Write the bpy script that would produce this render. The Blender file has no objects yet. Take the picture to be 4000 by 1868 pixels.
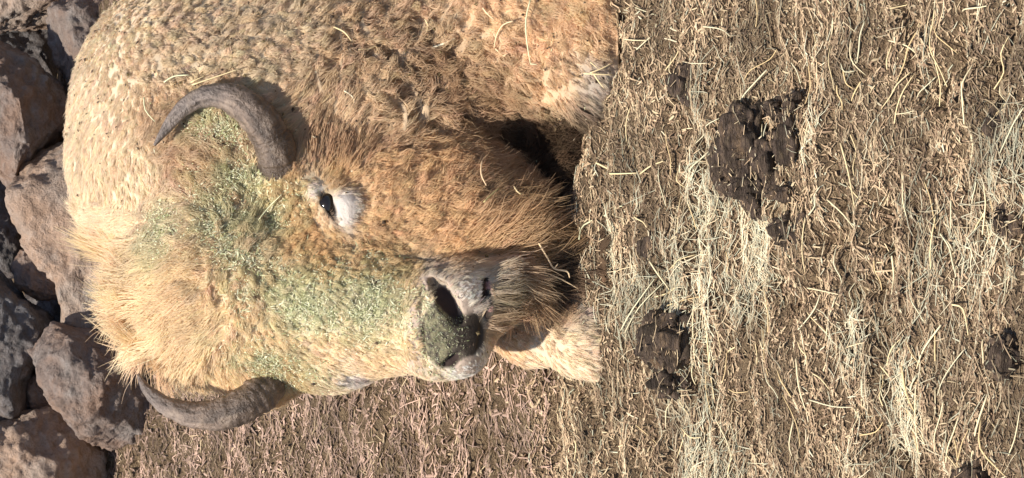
import bpy, bmesh, math, time
import numpy as np
from mathutils import Matrix, Vector

T0 = time.time()
rng = np.random.default_rng(11)

# ------------------------------------------------------------------ camera, sky, sun, exposure
SC = bpy.context.scene
COL = SC.collection
PITCH = math.radians(28.0)
CAM_H = 2.10
FOC = 2000.0 / math.tan(math.radians(12.0))          # long side of the picture spans 24 degrees
CAM_Y = -CAM_H / math.tan(PITCH + math.atan(380.0 / FOC))
C0 = np.array([0.0, CAM_Y, CAM_H])
AX = np.array([0.0, math.cos(PITCH), -math.sin(PITCH)])   # looking direction
RT = np.array([1.0, 0.0, 0.0])                            # to the right of the place
DN = np.array([0.0, -math.sin(PITCH), -math.cos(PITCH)])  # "down" across the view
D0 = 4.15

cam_data = bpy.data.cameras.new("camera")
cam = bpy.data.objects.new("camera", cam_data)
COL.objects.link(cam)
m = Matrix.Identity(4)
for i in range(3):                                        # the phone was held on its side
    m[i][0] = DN[i]; m[i][1] = RT[i]; m[i][2] = -AX[i]; m[i][3] = C0[i]
cam.matrix_world = m
cam_data.sensor_fit = 'HORIZONTAL'
cam_data.angle = math.radians(24.0)
cam_data.clip_start = 0.05
cam_data.clip_end = 500.0
SC.camera = cam

SUN_DIR = np.array([-0.29, -0.19, 0.92]); SUN_DIR /= np.linalg.norm(SUN_DIR)
world = bpy.data.worlds.new("World"); SC.world = world; world.use_nodes = True
wn = world.node_tree
bg = wn.nodes["Background"]
sky = wn.nodes.new("ShaderNodeTexSky"); sky.sky_type = 'NISHITA'; sky.sun_disc = False
sky.sun_elevation = math.asin(SUN_DIR[2])
sky.sun_rotation = math.atan2(SUN_DIR[0], SUN_DIR[1])
wn.links.new(sky.outputs[0], bg.inputs[0]); bg.inputs[1].default_value = 0.085
sl = bpy.data.lights.new("sun", 'SUN'); sl.energy = 5.0; sl.angle = math.radians(1.6); sl.color = (1.0, 0.91, 0.78)
sun = bpy.data.objects.new("sun", sl); COL.objects.link(sun)
sun.rotation_euler = Vector(SUN_DIR).to_track_quat('Z', 'Y').to_euler()
sun.location = (-4, 1, 8)
SC.view_settings.view_transform = 'Standard'
SC.view_settings.look = 'None'
SC.view_settings.exposure = 0.38
SC.view_settings.gamma = 1.0
SC.render.engine = 'CYCLES'
SC.cycles.use_denoising = True
SC.cycles.max_bounces = 6
SC.cycles.diffuse_bounces = 4
SC.cycles_curves.shape = 'RIBBONS'
SC.cycles_curves.subdivisions = 1

# ------------------------------------------------------------------ helpers
def q2w(q):
    q = np.asarray(q, float)
    return C0 + (D0 + q[..., 2:3]) * AX + q[..., 0:1] * RT + q[..., 1:2] * DN
def w2q(p):
    r = np.asarray(p, float) - C0
    return np.stack([r @ RT, r @ DN, r @ AX - D0], -1)
def px(X, Y, d):
    s = (D0 + d) / FOC
    return np.array([(934.0 - Y) * s, (X - 2000.0) * s, d])
def on_ground(X, Y, z=0.0):
    ray = AX + RT * (934.0 - Y) / FOC + DN * (X - 2000.0) / FOC
    t = (z - C0[2]) / ray[2]
    return C0 + t * ray
PX = D0 / FOC

def hash3(i, j, k, seed):
    h = (i * 374761393 + j * 668265263 + k * 2147483647 + seed * 1274126177) & 0xFFFFFFFF
    h = ((h ^ (h >> 13)) * 1274126177) & 0xFFFFFFFF
    h = h ^ (h >> 16)
    return (h & 0xFFFF) / 65535.0
def vnoise(p, seed=0):
    """smooth value noise in -1..1 at points p (...,3)"""
    p = np.asarray(p, float)
    f = np.floor(p); w = p - f; w = w * w * (3 - 2 * w)
    i = f.astype(np.int64)
    x, y, z = i[..., 0], i[..., 1], i[..., 2]
    def H(a, b, c): return hash3(x + a, y + b, z + c, seed)
    wx, wy, wz = w[..., 0], w[..., 1], w[..., 2]
    r = 0
    for a, fa in ((0, 1 - wx), (1, wx)):
        for b, fb in ((0, 1 - wy), (1, wy)):
            r = r + fa * fb * ((1 - wz) * H(a, b, 0) + wz * H(a, b, 1))
    return r * 2 - 1
def fbm(p, seed=0, oct=4, gain=0.5):
    a, s, r = 1.0, 1.0, 0
    for o in range(oct):
        r = r + a * vnoise(np.asarray(p) * s, seed + o * 17)
        a *= gain; s *= 2.03
    return r
def unit(v):
    return v / np.maximum(np.linalg.norm(v, axis=-1, keepdims=True), 1e-9)

def mesh_obj(name, verts, faces, mat, parent=None, smooth=True, cols=None):
    me = bpy.data.meshes.new(name)
    verts = np.asarray(verts, np.float32); faces = np.asarray(faces, np.int32)
    nf, k = faces.shape
    me.vertices.add(len(verts)); me.vertices.foreach_set("co", verts.ravel())
    me.loops.add(nf * k); me.loops.foreach_set("vertex_index", faces.ravel())
    me.polygons.add(nf)
    me.polygons.foreach_set("loop_start", np.arange(0, nf * k, k, dtype=np.int32))
    me.polygons.foreach_set("use_smooth", np.full(nf, smooth))
    me.update(calc_edges=True)
    if cols is not None:
        at = me.attributes.new("tint", 'FLOAT_COLOR', 'POINT')
        c4 = np.ones((len(verts), 4), np.float32); c4[:, :3] = cols
        at.data.foreach_set("color", c4.ravel())
    if mat: me.materials.append(mat)
    o = bpy.data.objects.new(name, me); COL.objects.link(o)
    if parent: o.parent = parent
    return o
def tag(o, label=None, category=None, group=None, kind=None):
    for k, v in (("label", label), ("category", category), ("group", group), ("kind", kind)):
        if v: o[k] = v
    return o
def empty(name, loc):
    e = bpy.data.objects.new(name, None); e.location = loc; e.empty_display_size = 0.05
    COL.objects.link(e); return e
def set_parent(o, p):
    o.parent = p
    o.matrix_parent_inverse = Matrix.Translation(-Vector(p.location))

class Nodes:
    def __init__(s, name):
        s.mat = bpy.data.materials.new(name); s.mat.use_nodes = True
        s.t = s.mat.node_tree; s.b = s.t.nodes["Principled BSDF"]
    def n(s, typ, **kw):
        nd = s.t.nodes.new(typ)
        for k, v in kw.items(): setattr(nd, k, v)
        return nd
    def l(s, a, b): s.t.links.new(a, b)
    def noise(s, scale, detail=5, rough=0.6, vec=None):
        nd = s.n("ShaderNodeTexNoise"); nd.inputs["Scale"].default_value = scale
        nd.inputs["Detail"].default_value = detail; nd.inputs["Roughness"].default_value = rough
        if vec is not None: s.l(vec, nd.inputs["Vector"])
        return nd.outputs["Fac"]
    def ramp(s, fac, stops):
        nd = s.n("ShaderNodeValToRGB"); e = nd.color_ramp.elements
        while len(e) < len(stops): e.new(0.5)
        for k, (p, c) in enumerate(stops): e[k].position = p; e[k].color = (*c, 1)
        s.l(fac, nd.inputs[0]); return nd.outputs[0]
    def mix(s, fac, a, b, mode='MIX'):
        nd = s.n("ShaderNodeMix", data_type='RGBA', blend_type=mode)
        if isinstance(fac, float): nd.inputs[0].default_value = fac
        else: s.l(fac, nd.inputs[0])
        for v, sock in ((a, nd.inputs[6]), (b, nd.inputs[7])):
            if isinstance(v, tuple): sock.default_value = (*v, 1)
            else: s.l(v, sock)
        return nd.outputs[2]
    def bump(s, h, strength, dist):
        nd = s.n("ShaderNodeBump"); nd.inputs["Strength"].default_value = strength
        nd.inputs["Distance"].default_value = dist; s.l(h, nd.inputs["Height"])
        s.l(nd.outputs[0], s.b.inputs["Normal"])
    def attr(s, name):
        nd = s.n("ShaderNodeAttribute"); nd.attribute_name = name; return nd.outputs["Color"]
    def pos(s):
        return s.n("ShaderNodeTexCoord").outputs["Object"]
    def rough(s, v, spec=0.3):
        s.b.inputs["Roughness"].default_value = v; s.b.inputs["Specular IOR Level"].default_value = spec

# ------------------------------------------------------------------ materials
def mat_tint(name, rough=0.8, spec=0.2, bump_scale=None, bump_s=0.4, bump_d=0.002):
    N = Nodes(name); N.l(N.attr("tint"), N.b.inputs["Base Color"]); N.rough(rough, spec)
    if bump_scale: N.bump(N.noise(bump_scale, 6, 0.65, N.pos()), bump_s, bump_d)
    return N.mat
M_SKIN = mat_tint("bison_skin", 0.85, 0.15, 90, 0.6, 0.004)
M_STRAW = mat_tint("straw", 0.6, 0.3)
M_CRUMB = mat_tint("alfalfa_crumb", 0.7, 0.25)

def mat_fur():
    N = Nodes("fur")
    N.rough(0.55, 0.18)
    info = N.n("ShaderNodeHairInfo")
    c = N.attr("tint")
    N.l(c, N.b.inputs["Base Color"])
    tr = N.n("ShaderNodeBsdfTranslucent"); N.l(c, tr.inputs[0])
    mx = N.n("ShaderNodeMixShader"); mx.inputs[0].default_value = 0.33
    N.l(N.b.outputs[0], mx.inputs[1]); N.l(tr.outputs[0], mx.inputs[2])
    N.l(mx.outputs[0], N.t.nodes["Material Output"].inputs[0])
    return N.mat
M_FUR = mat_fur()

def mat_ground():
    N = Nodes("trampled_soil"); p = N.pos()
    mp = N.n("ShaderNodeMapping"); mp.inputs["Scale"].default_value = (1.0, 1.9, 1.0); N.l(p, mp.inputs[0]); q = mp.outputs[0]
    a = N.noise(6, 8, 0.7, p); b = N.noise(75, 5, 0.75, q); c = N.noise(190, 3, 0.7, q)
    c1 = N.ramp(a, [(0.3, (0.15, 0.10, 0.066)), (0.5, (0.32, 0.22, 0.14)), (0.7, (0.46, 0.335, 0.215))])
    c2 = N.ramp(b, [(0.40, (0.07, 0.047, 0.032)), (0.50, (0.27, 0.19, 0.125)), (0.56, (0.40, 0.30, 0.19)), (0.66, (0.58, 0.46, 0.29))])
    c3 = N.ramp(c, [(0.38, (0.12, 0.085, 0.06)), (0.52, (0.36, 0.27, 0.18)), (0.62, (0.62, 0.50, 0.32))])
    N.l(N.mix(0.3, N.mix(0.5, c1, c2), c3), N.b.inputs["Base Color"]); N.rough(0.95, 0.1)
    ad = N.n("ShaderNodeMath", operation='ADD'); N.l(b, ad.inputs[0]); N.l(c, ad.inputs[1])
    N.bump(ad.outputs[0], 1.0, 0.02)
    return N.mat
M_GROUND = mat_ground()

def mat_rock(name, base, warm, grey, seed):
    N = Nodes(name); tc = N.pos()
    mp = N.n("ShaderNodeMapping"); mp.inputs["Location"].default_value = (seed * 3.1, seed * 1.7, seed * 0.9)
    N.l(tc, mp.inputs[0]); p = mp.outputs[0]
    big = N.noise(5.5, 6, 0.62, p); mid = N.noise(24, 8, 0.7, p); fine = N.noise(110, 5, 0.7, p)
    c = N.ramp(big, [(0.32, grey), (0.47, base), (0.58, warm), (0.72, tuple(x * 0.75 for x in base))])
    c = N.mix(0.35, c, N.ramp(mid, [(0.36, tuple(x * 0.42 for x in base)), (0.5, base), (0.66, tuple(min(1, x * 1.45) for x in grey))]))
    vo = N.n("ShaderNodeTexVoronoi"); vo.inputs["Scale"].default_value = 38; N.l(p, vo.inputs["Vector"])
    pit = N.ramp(vo.outputs["Distance"], [(0.06, (0.35, 0.33, 0.32)), (0.22, (1, 1, 1))])
    c = N.mix(0.5, c, pit, 'MULTIPLY')
    c = N.mix(0.25, c, N.ramp(fine, [(0.35, (0.3, 0.3, 0.3)), (0.6, (1, 1, 1))]), 'MULTIPLY')
    N.l(c, N.b.inputs["Base Color"]); N.rough(0.9, 0.2)
    add = N.n("ShaderNodeMath", operation='ADD'); N.l(mid, add.inputs[0])
    mu = N.n("ShaderNodeMath", operation='MULTIPLY'); N.l(fine, mu.inputs[0]); mu.inputs[1].default_value = 0.35
    N.l(mu.outputs[0], add.inputs[1])
    N.bump(add.outputs[0], 0.9, 0.03)
    return N.mat

def mat_dung():
    N = Nodes("dung"); p = N.pos()
    mp = N.n("ShaderNodeMapping"); mp.inputs["Scale"].default_value = (.22, 1.0, 1.0); N.l(p, mp.inputs[0])
    a = N.noise(40, 7, 0.7, mp.outputs[0]); b = N.noise(170, 5, 0.75, mp.outputs[0])
    c = N.ramp(a, [(0.32, (0.028, 0.019, 0.013)), (0.45, (0.075, 0.050, 0.037)), (0.54, (0.15, 0.105, 0.085)), (0.64, (0.30, 0.20, 0.125))])
    c = N.mix(0.3, c, N.ramp(b, [(0.4, (0.02, 0.018, 0.016)), (0.55, (0.10, 0.075, 0.05)), (0.66, (0.50, 0.38, 0.23))]))
    N.l(c, N.b.inputs["Base Color"]); N.rough(0.62, 0.35)
    N.bump(b, 1.0, 0.012)
    return N.mat
M_DUNG = mat_dung()

def mat_horn():
    N = Nodes("horn"); p = N.pos()
    a = N.noise(30, 7, 0.7, p); b = N.noise(120, 4, 0.6, p)
    tint = N.attr("tint")
    c = N.mix(0.42, tint, N.ramp(a, [(0.34, (0.03, 0.022, 0.018)), (0.5, (0.13, 0.095, 0.08)), (0.64, (0.34, 0.26, 0.20))]))
    N.l(c, N.b.inputs["Base Color"]); N.rough(0.36, 0.5)
    mu = N.n("ShaderNodeMath", operation='ADD'); N.l(a, mu.inputs[0]); N.l(b, mu.inputs[1])
    N.bump(mu.outputs[0], 0.9, 0.005)
    return N.mat
M_HORN = mat_horn()
Ne = Nodes("eye"); Ne.b.inputs["Base Color"].default_value = (0.012, 0.009, 0.008, 1); Ne.rough(0.08, 0.6); M_EYE = Ne.mat

# ------------------------------------------------------------------ the ground
# dung pats: lobes as (X, Y of the photograph, half width px, half depth m, height m, turn)
DUNG = [
 ([(2885, 640, 190, .030, .022, .05), (2935, 620, 200, .030, .032, -.03), (2985, 560, 190, .032, .038, .04), (3040, 640, 170, .034, .036, .1), (3005, 740, 120, .035, .03, -.1), (3115, 560, 130, .024, .026, .0), (3100, 430, 70, .03, .03, .2)], "large dark layered dung pat with bluish grey folds"),
 ([(3130, 760, 50, .022, .02, .1), (3135, 900, 85, .028, .026, .05)], "dark lumps of dung breaking off beside the large layered pat"),
 ([(2560, 1330, 110, .030, .022, .0), (2620, 1370, 150, .035, .034, .05), (2680, 1330, 120, .03, .036, -.05), (2660, 1490, 80, .03, .025, .1), (2600, 1250, 60, .025, .02, .2)], "dark crumbly dung mound with straws leaning on it"),
 ([(2560, 960, 100, .02, .012, .0)], "small flat grey dung piece close to the dark beard"),
 ([(2730, 330, 100, .026, .014, .0)], "dark brown dung patch near the folded foreleg"),
 ([(3910, 300, 90, .016, .010, .0), (3900, 480, 90, .016, .010, .1)], "flat grey dung pieces beyond the dry straw"),
 ([(3960, 870, 100, .022, .018, .0)], "grey dung piece half buried in fine chaff"),
 ([(3960, 1400, 110, .025, .022, .0)], "bluish dung lump beside loose straw ends"),
 ([(3860, 1850, 110, .03, .03, .0)], "round brown dung lump beside crossed straw stalks"),
]
DTOP = []
DBUMP = []
for spec_, _l in DUNG:
    for a_ in spec_:
        g_ = on_ground(a_[0], a_[1]); sc_ = np.linalg.norm(g_ - C0) / FOC
        DBUMP.append((g_[0], g_[1], a_[2] * sc_, a_[3], a_[4]))
def ground_h(x, y):
    p = np.stack([x, y, np.zeros_like(x)], -1)
    h = 0.017 * vnoise(p * [4, 9, 1], 3) + 0.016 * vnoise(p * [10, 28, 1], 5) + 0.013 * vnoise(p * [22, 54, 1], 7) + 0.007 * vnoise(p * [55, 115, 1], 8)
    r = np.abs(vnoise(p * [6, 22, 1], 9) + 0.35 * vnoise(p * [30, 44, 1], 10))
    h = h - 0.034 * np.clip(0.20 - r, 0, 1) / 0.20 * np.clip(vnoise(p * [4, 5, 1], 12) * 3 + .5, 0, 1)   # cracks between matted pads
    for (cx, cy, rx, ry, rz) in DBUMP:
        r2 = ((x - cx) / (rx * 1.25)) ** 2 + ((y - cy) / (ry * 1.25)) ** 2
        h = h + rz * .20 * np.clip(1 - r2, 0, 1) ** .7
    return h
def axis_pts(lo, hi, a, b, fine, coarse):
    s = [lo]
    while s[-1] < hi:
        x = s[-1]; gap = max(a - x, x - b, 0.0)
        s.append(x + min(fine + gap * 0.10 + (coarse if gap > 30 else 0), 60))
    return np.array(s)
gx = axis_pts(-150, 150, -.62, .62, 0.0065, 0); gy = np.concatenate([axis_pts(-6, .9, -1.2, .9, 0.0065, 0), axis_pts(.915, 200, .9, 3.3, 0.014, 0)])
X, Y = np.meshgrid(gx, gy, indexing='ij')
fade = np.exp(-np.maximum(np.hypot(X, Y - 1) - 4, 0) / 4)
Z = ground_h(X, Y) * fade
nx_, ny_ = X.shape
ids = np.arange(nx_ * ny_).reshape(nx_, ny_)
gf = np.stack([ids[:-1, :-1], ids[1:, :-1], ids[1:, 1:], ids[:-1, 1:]], -1).reshape(-1, 4)
gobj = mesh_obj("ground", np.stack([X, Y, Z], -1).reshape(-1, 3), gf, M_GROUND)
tag(gobj, "trampled brown earth under the hay litter", "ground", kind="structure")

# ------------------------------------------------------------------ boulders behind the animal
def ico(level):
    bm = bmesh.new(); bmesh.ops.create_icosphere(bm, subdivisions=level, radius=1.0)
    v = np.array([x.co[:] for x in bm.verts]); f = np.array([[w.index for w in x.verts] for x in bm.faces]); bm.free()
    return v, f
ICO5 = ico(6)
ICO4 = ico(4)
def boulder(outline, d, thick, seed, label, tone, name="boulder", rough=0.075, level=ICO5, square=2.6):
    o = np.array(outline, float)
    s = (D0 + d) / FOC
    pts = np.stack([(934 - o[:, 1]) * s, (o[:, 0] - 2000) * s], -1)
    cen = (pts.min(0) + pts.max(0)) / 2
    pts = cen + (pts - cen) * 1.10
    n = len(pts)
    # dense boundary, radius by angle from the centre
    dense = np.concatenate([pts[i] + (pts[(i + 1) % n] - pts[i]) * np.linspace(0, 1, 40, endpoint=False)[:, None] for i in range(n)])
    rel = dense - cen; ang = np.arctan2(rel[:, 1], rel[:, 0]); rad = np.hypot(rel[:, 0], rel[:, 1])
    od = np.argsort(ang); ang, rad = ang[od], rad[od]
    v, f = level
    th = np.arctan2(v[:, 1], v[:, 0])
    R = np.interp(th, ang, rad, period=2 * math.pi)
    pl = np.hypot(v[:, 0], v[:, 1]); dz = v[:, 2]
    k = (np.abs(pl) ** square + np.abs(dz) ** square) ** (-1 / square)
    p = np.stack([np.cos(th) * R * pl * k, np.sin(th) * R * pl * k, dz * k * thick], -1)
    size = R.mean()
    # flat broken faces: clip by random planes
    r2 = np.random.default_rng(seed)
    for _ in range(13):
        nrm = unit(r2.normal(size=3) * [0.75, 0.75, 1.1]); ext = (p @ nrm).max(); lim = ext * r2.uniform(0.76, 0.94)
        over = np.maximum(p @ nrm - lim, 0); p = p - over[:, None] * nrm * 0.97
    nd = unit(p / np.array([1, 1, thick / size]))
    q = p / size
    dsp = rough * 1.2 * fbm(q * 1.6 + seed, seed, 3) + rough * 0.7 * (0.5 - np.abs(fbm(q * 3.1 + seed * 2, seed + 5, 3))) + rough * 0.55 * fbm(q * 9, seed + 9, 4, .6)
    p = p + nd * (dsp * size)[:, None]
    w = q2w(np.concatenate([p[:, :2] + cen, p[:, 2:] + d], 1))
    base = w[w[:, 2].argmin()]
    loc = np.array([w[:, 0].mean(), w[:, 1].mean(), w[:, 2].min()])
    ob = mesh_obj(name, w - loc, f, tone)
    ob.location = loc
    tag(ob, label, "rock", "boulders of the rock bank behind the animal")
    return ob
RK_P = mat_rock("rock_purple_grey", (0.285, 0.22, 0.19), (0.36, 0.235, 0.17), (0.33, 0.305, 0.29), 1)
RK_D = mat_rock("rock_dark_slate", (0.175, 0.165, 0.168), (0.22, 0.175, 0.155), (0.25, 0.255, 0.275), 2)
RK_T = mat_rock("rock_tan", (0.47, 0.355, 0.285), (0.52, 0.35, 0.25), (0.42, 0.375, 0.34), 3)
ROCKS = [
 ([(-260, -260), (330, -260), (360, -30), (250, 40), (120, 90), (-40, 120), (-260, 90)], 2.80, .28, 21, "tan boulder with a dark crack beneath it, behind the rounded reddish boulder", RK_T),
 ([(230, 60), (300, 10), (460, -60), (620, 100), (560, 330), (400, 420), (320, 370), (250, 250), (215, 150)], 2.62, .20, 22, "rounded reddish brown boulder touching the pale hump", RK_P),
 ([(-120, 130), (60, 170), (150, 260), (240, 350), (290, 430), (200, 540), (120, 660), (80, 755), (20, 690), (-120, 560)], 2.52, .22, 23, "wedge shaped grey boulder tapering to a blunt point", RK_P),
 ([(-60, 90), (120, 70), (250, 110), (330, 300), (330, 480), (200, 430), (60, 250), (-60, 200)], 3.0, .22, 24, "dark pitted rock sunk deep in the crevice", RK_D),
 ([(225, 555), (420, 520), (640, 760), (700, 1100), (560, 1380), (450, 1400), (360, 1345), (290, 1290), (255, 1090), (150, 985), (105, 860), (85, 770), (110, 680)], 2.42, .24, 25, "broad sunlit tan slab leaning behind the neck", RK_T),
 ([(120, 950), (230, 960), (280, 1060), (250, 1150), (150, 1160), (85, 1110), (72, 1030)], 2.45, .11, 26, "small smooth egg shaped stone wedged beside the tan slab", RK_P),
 ([(-160, 1020), (30, 1080), (80, 1140), (150, 1200), (182, 1280), (160, 1370), (100, 1470), (95, 1580), (-20, 1645), (-160, 1640)], 2.42, .22, 27, "dark slate grey boulder with white mineral flecks", RK_D),
 ([(85, 1560), (130, 1470), (170, 1450), (260, 1560), (300, 1690), (200, 1640)], 2.50, .12, 28, "thin wedge of brown rock above a black gap", RK_P),
 ([(150, 1390), (250, 1270), (400, 1330), (560, 1420), (600, 1560), (590, 1650), (520, 1725), (400, 1735), (350, 1690), (240, 1570)], 2.22, .21, 29, "large rough grey boulder sloping down behind the far horn", RK_P),
 ([(-160, 1660), (20, 1640), (110, 1625), (215, 1600), (320, 1680), (410, 1770), (430, 1880), (370, 2060), (-160, 2060)], 2.46, .22, 30, "pale pinkish tan boulder at the foot of the bank", RK_T),
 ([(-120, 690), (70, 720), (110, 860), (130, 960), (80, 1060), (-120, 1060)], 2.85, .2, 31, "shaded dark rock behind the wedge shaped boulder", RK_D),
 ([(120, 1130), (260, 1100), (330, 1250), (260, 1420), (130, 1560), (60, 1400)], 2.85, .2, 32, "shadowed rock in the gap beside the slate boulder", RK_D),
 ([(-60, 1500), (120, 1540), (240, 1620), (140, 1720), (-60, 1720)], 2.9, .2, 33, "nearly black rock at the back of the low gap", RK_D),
]
for k, (o, d, th, sd, lab, tone) in enumerate(ROCKS):
    boulder(o, d, th, sd, lab, tone)

# ------------------------------------------------------------------ the bison: signed distance body in its own frame (u right, v down, d away)
PR = []                                                    # (kind, data, k)
def rotm(rd=0, ru=0, rv=0):
    a, b, c = (math.radians(x) for x in (rd, ru, rv))
    Rd = np.array([[math.cos(a), -math.sin(a), 0], [math.sin(a), math.cos(a), 0], [0, 0, 1]])
    Ru = np.array([[1, 0, 0], [0, math.cos(b), -math.sin(b)], [0, math.sin(b), math.cos(b)]])
    Rv = np.array([[math.cos(c), 0, math.sin(c)], [0, 1, 0], [-math.sin(c), 0, math.cos(c)]])
    return Rd @ Ru @ Rv
def E(X, Y, d, ru, rv, rd, k=0.05, rot=(0, 0, 0), sub=False):
    PR.append(("e", px(X, Y, d), np.array([ru * PX, rv * PX, rd]), rotm(*rot), k, sub))
def RC(p1, r1, p2, r2, k=0.05, sub=False):
    PR.append(("c", px(*p1), r1 * PX, px(*p2), r2 * PX, k, sub))
def chain(pts, k=0.02, sub=False):
    for a, b in zip(pts[:-1], pts[1:]):
        RC(a[:3], a[3], b[:3], b[3], k, sub)
def sdf_c(x, y, z):
    r = None; f = np.float32
    for pr in PR:
        if pr[0] == "e":
            _, c, rad, R, k, sub = pr
            X, Y, Z = x - f(c[0]), y - f(c[1]), z - f(c[2])
            M = (R / rad).astype(f)                        # columns scaled by 1/radius
            a = X * M[0, 0] + Y * M[1, 0] + Z * M[2, 0]; b = X * M[0, 1] + Y * M[1, 1] + Z * M[2, 1]; e = X * M[0, 2] + Y * M[1, 2] + Z * M[2, 2]
            a *= a; b *= b; e *= e
            k0 = np.sqrt(a + b + e); k1 = np.sqrt(a * f(1 / rad[0] ** 2) + b * f(1 / rad[1] ** 2) + e * f(1 / rad[2] ** 2))
            s = k0 * (k0 - f(1)) / np.maximum(k1, f(1e-6))
        else:
            _, p, r1, p2, r2, k, sub = pr
            ba = (p2 - p).astype(f); X, Y, Z = x - f(p[0]), y - f(p[1]), z - f(p[2])
            h = np.clip((X * ba[0] + Y * ba[1] + Z * ba[2]) / f(max(float(ba @ ba), 1e-9)), 0, 1)
            X -= h * ba[0]; Y -= h * ba[1]; Z -= h * ba[2]
            s = np.sqrt(X * X + Y * Y + Z * Z) - (f(r1) + f(r2 - r1) * h)
        k = f(k)
        if r is None: r = s
        elif sub:
            h = np.maximum(k - np.abs(r + s), 0) / k; r = np.maximum(r, -s) + h * h * k * f(0.25)
        else:
            h = np.maximum(k - np.abs(r - s), 0) / k; r = np.minimum(r, s) - h * h * k * f(0.25)
    return r
def sdf(q):
    sh = q.shape[:-1]; q = np.asarray(q, np.float32).reshape(-1, 3); out = np.empty(len(q), np.float32)
    for i in range(0, len(q), 16384):
        c = np.ascontiguousarray(q[i:i + 16384].T); out[i:i + 16384] = sdf_c(c[0], c[1], c[2])
    return out.reshape(sh)
GN = np.array([0, -math.cos(PITCH), -math.sin(PITCH)])     # world z in the body frame
GZ = C0[2] + D0 * AX[2]
def body_sdf(q):
    s = sdf(q)
    z = GZ + q @ GN.astype(q.dtype)
    return np.maximum(s, -(z + 0.006))
def grad(q, e=0.002):
    g = np.empty_like(q)
    for i in range(3):
        o = np.zeros(3); o[i] = e
        g[..., i] = body_sdf(q + o) - body_sdf(q - o)
    return unit(g)
def hit(X, Y, extra=0.0):
    """depth of the animal's surface along the line of sight through a point of the photograph"""
    X = np.atleast_1d(np.asarray(X, float)); Y = np.atleast_1d(np.asarray(Y, float))
    ray = np.stack([(934 - Y) / FOC, (X - 2000) / FOC, np.ones_like(X)], -1)
    d = np.full(len(X), -0.5)
    for _ in range(90):
        q = ray * (D0 + d)[:, None]; q[:, 2] -= D0
        d = d + np.clip(body_sdf(q) - extra, -0.05, 0.2) * 0.8
    return d

# trunk, hump, neck
E(1400, -900, .62, 1600, 860, .46, .1, (0, 0, 0))          # barrel, runs out to the right
E(1400, -2700, .72, 1500, 900, .44, .1)                     # hindquarters
E(960, 400, .42, 560, 720, .36, .12, (10, 0, 0))            # shoulder hump
E(930, 680, .34, 450, 690, .28, .12, (0, 0, 0))             # neck crest
E(1400, 250, .44, 620, 640, .25, .12)                       # side of neck / shoulder
E(2000, 480, .58, 560, 430, .20, .1)                        # brisket
# near foreleg folded under the chest
E(2060, -60, .26, 560, 330, .19, .14, (-18, 0, 0))
E(1780, 20, .40, 520, 420, .20, .14)
RC((2060, 90, .17), 270, (2300, 320, .05), 130, .10)
RC((2330, -60, .04), 150, (2340, 300, .03), 110, .05)
# far foreleg, folded, pale knee
RC((1900, 1150, .30), 190, (2080, 1290, .17), 130, .05)
RC((2080, 1290, .17), 120, (2290, 1340, .07), 95, .04)
RC((2250, 1370, .07), 70, (2320, 1420, .05), 45, .06)
RC((2300, 1330, .06), 80, (2330, 1120, .12), 80, .04)
# head
E(1010, 1120, .17, 395, 440, .18, .05, (0, 0, 12))           # cranium
E(820, 1080, .20, 400, 300, .17, .06)                        # poll
E(1330, 1150, .13, 330, 330, .15, .06, (0, 0, 12))           # brow
RC((1330, 1150, .13), 300, (1690, 1255, .04), 215, .06)      # bridge of the nose
E(1560, 820, .18, 340, 540, .17, .06, (12, 0, 12))          # cheek and jaw
E(1820, 860, .155, 255, 320, .13, .06, (12, 0, 0))                        # throat fringe
E(1930, 1030, .16, 190, 210, .10, .05)                       # beard root
RC((2020, 930, .22), 150, (2310, 880, .15), 100, .05)        # beard
RC((2050, 600, .36), 200, (2290, 680, .18), 150, .06)
RC((2150, 480, .30), 150, (2320, 540, .16), 120, .06)        # chest fringe down to the ground
RC((1990, 1080, .15), 120, (2320, 1030, .09), 95, .05)       # front of the beard
E(1330, 500, .22, 95, 330, .06, .04, (5, 0, 0))
E(1170, 390, .175, 260, 330, .135, .09)                       # neck wool right behind the horn
E(1400, 470, .27, 270, 520, .18, .05)                        # roll of mane behind the cheek
E(1430, 250, .34, 460, 620, .24, .12)             # neck fill, added to pull the head's shadow in close
E(1275, 840, .075, 120, 150, .06, .04)                       # brow over the near eye
E(1285, 1425, .125, 105, 150, .06, .04)                      # brow over the far eye
E(1150, 690, .10, 120, 110, .06, .05)                        # horn boss
E(1020, 1500, .16, 90, 120, .06, .05)
# muzzle
E(1765, 1185, .0, 125, 150, .075, .04)
E(1765, 1335, .006, 125, 150, .075, .04)
E(1700, 1260, .01, 200, 90, .08, .03)
E(1795, 1135, -.002, 95, 130, .075, .03)                     # near wing of the nose
E(1800, 1405, .0, 62, 80, .055, .02)                         # far wing
E(1930, 1170, .035, 130, 95, .07, .03)                       # lower lip and chin
def surf_chain(pts, off, k, sub=False):
    dd = hit([p[0] for p in pts], [p[1] for p in pts])
    chain([(p[0], p[1], dd[i] + off, p[2]) for i, p in enumerate(pts)], k, sub)
surf_chain([(1690, 1078, 18), (1640, 1110, 22), (1622, 1200, 28), (1618, 1320, 28), (1632, 1420, 26), (1690, 1462, 20)], .0075, .016)
surf_chain([(1655, 1125, 5), (1648, 1200, 6), (1650, 1330, 6), (1668, 1430, 5)], -.001, .008, True)   # crease under the rim
surf_chain([(1690, 1102, 20), (1722, 1138, 36), (1752, 1185, 40), (1780, 1240, 34)], .013, .008, True)     # near nostril
surf_chain([(1735, 1425, 14), (1770, 1402, 18), (1790, 1385, 12)], .006, .008, True)                         # far nostril
surf_chain([(1870, 1350, 6), (1885, 1260, 7), (1897, 1170, 7), (1900, 1090, 5)], .001, .008, True)      # mouth line
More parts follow.
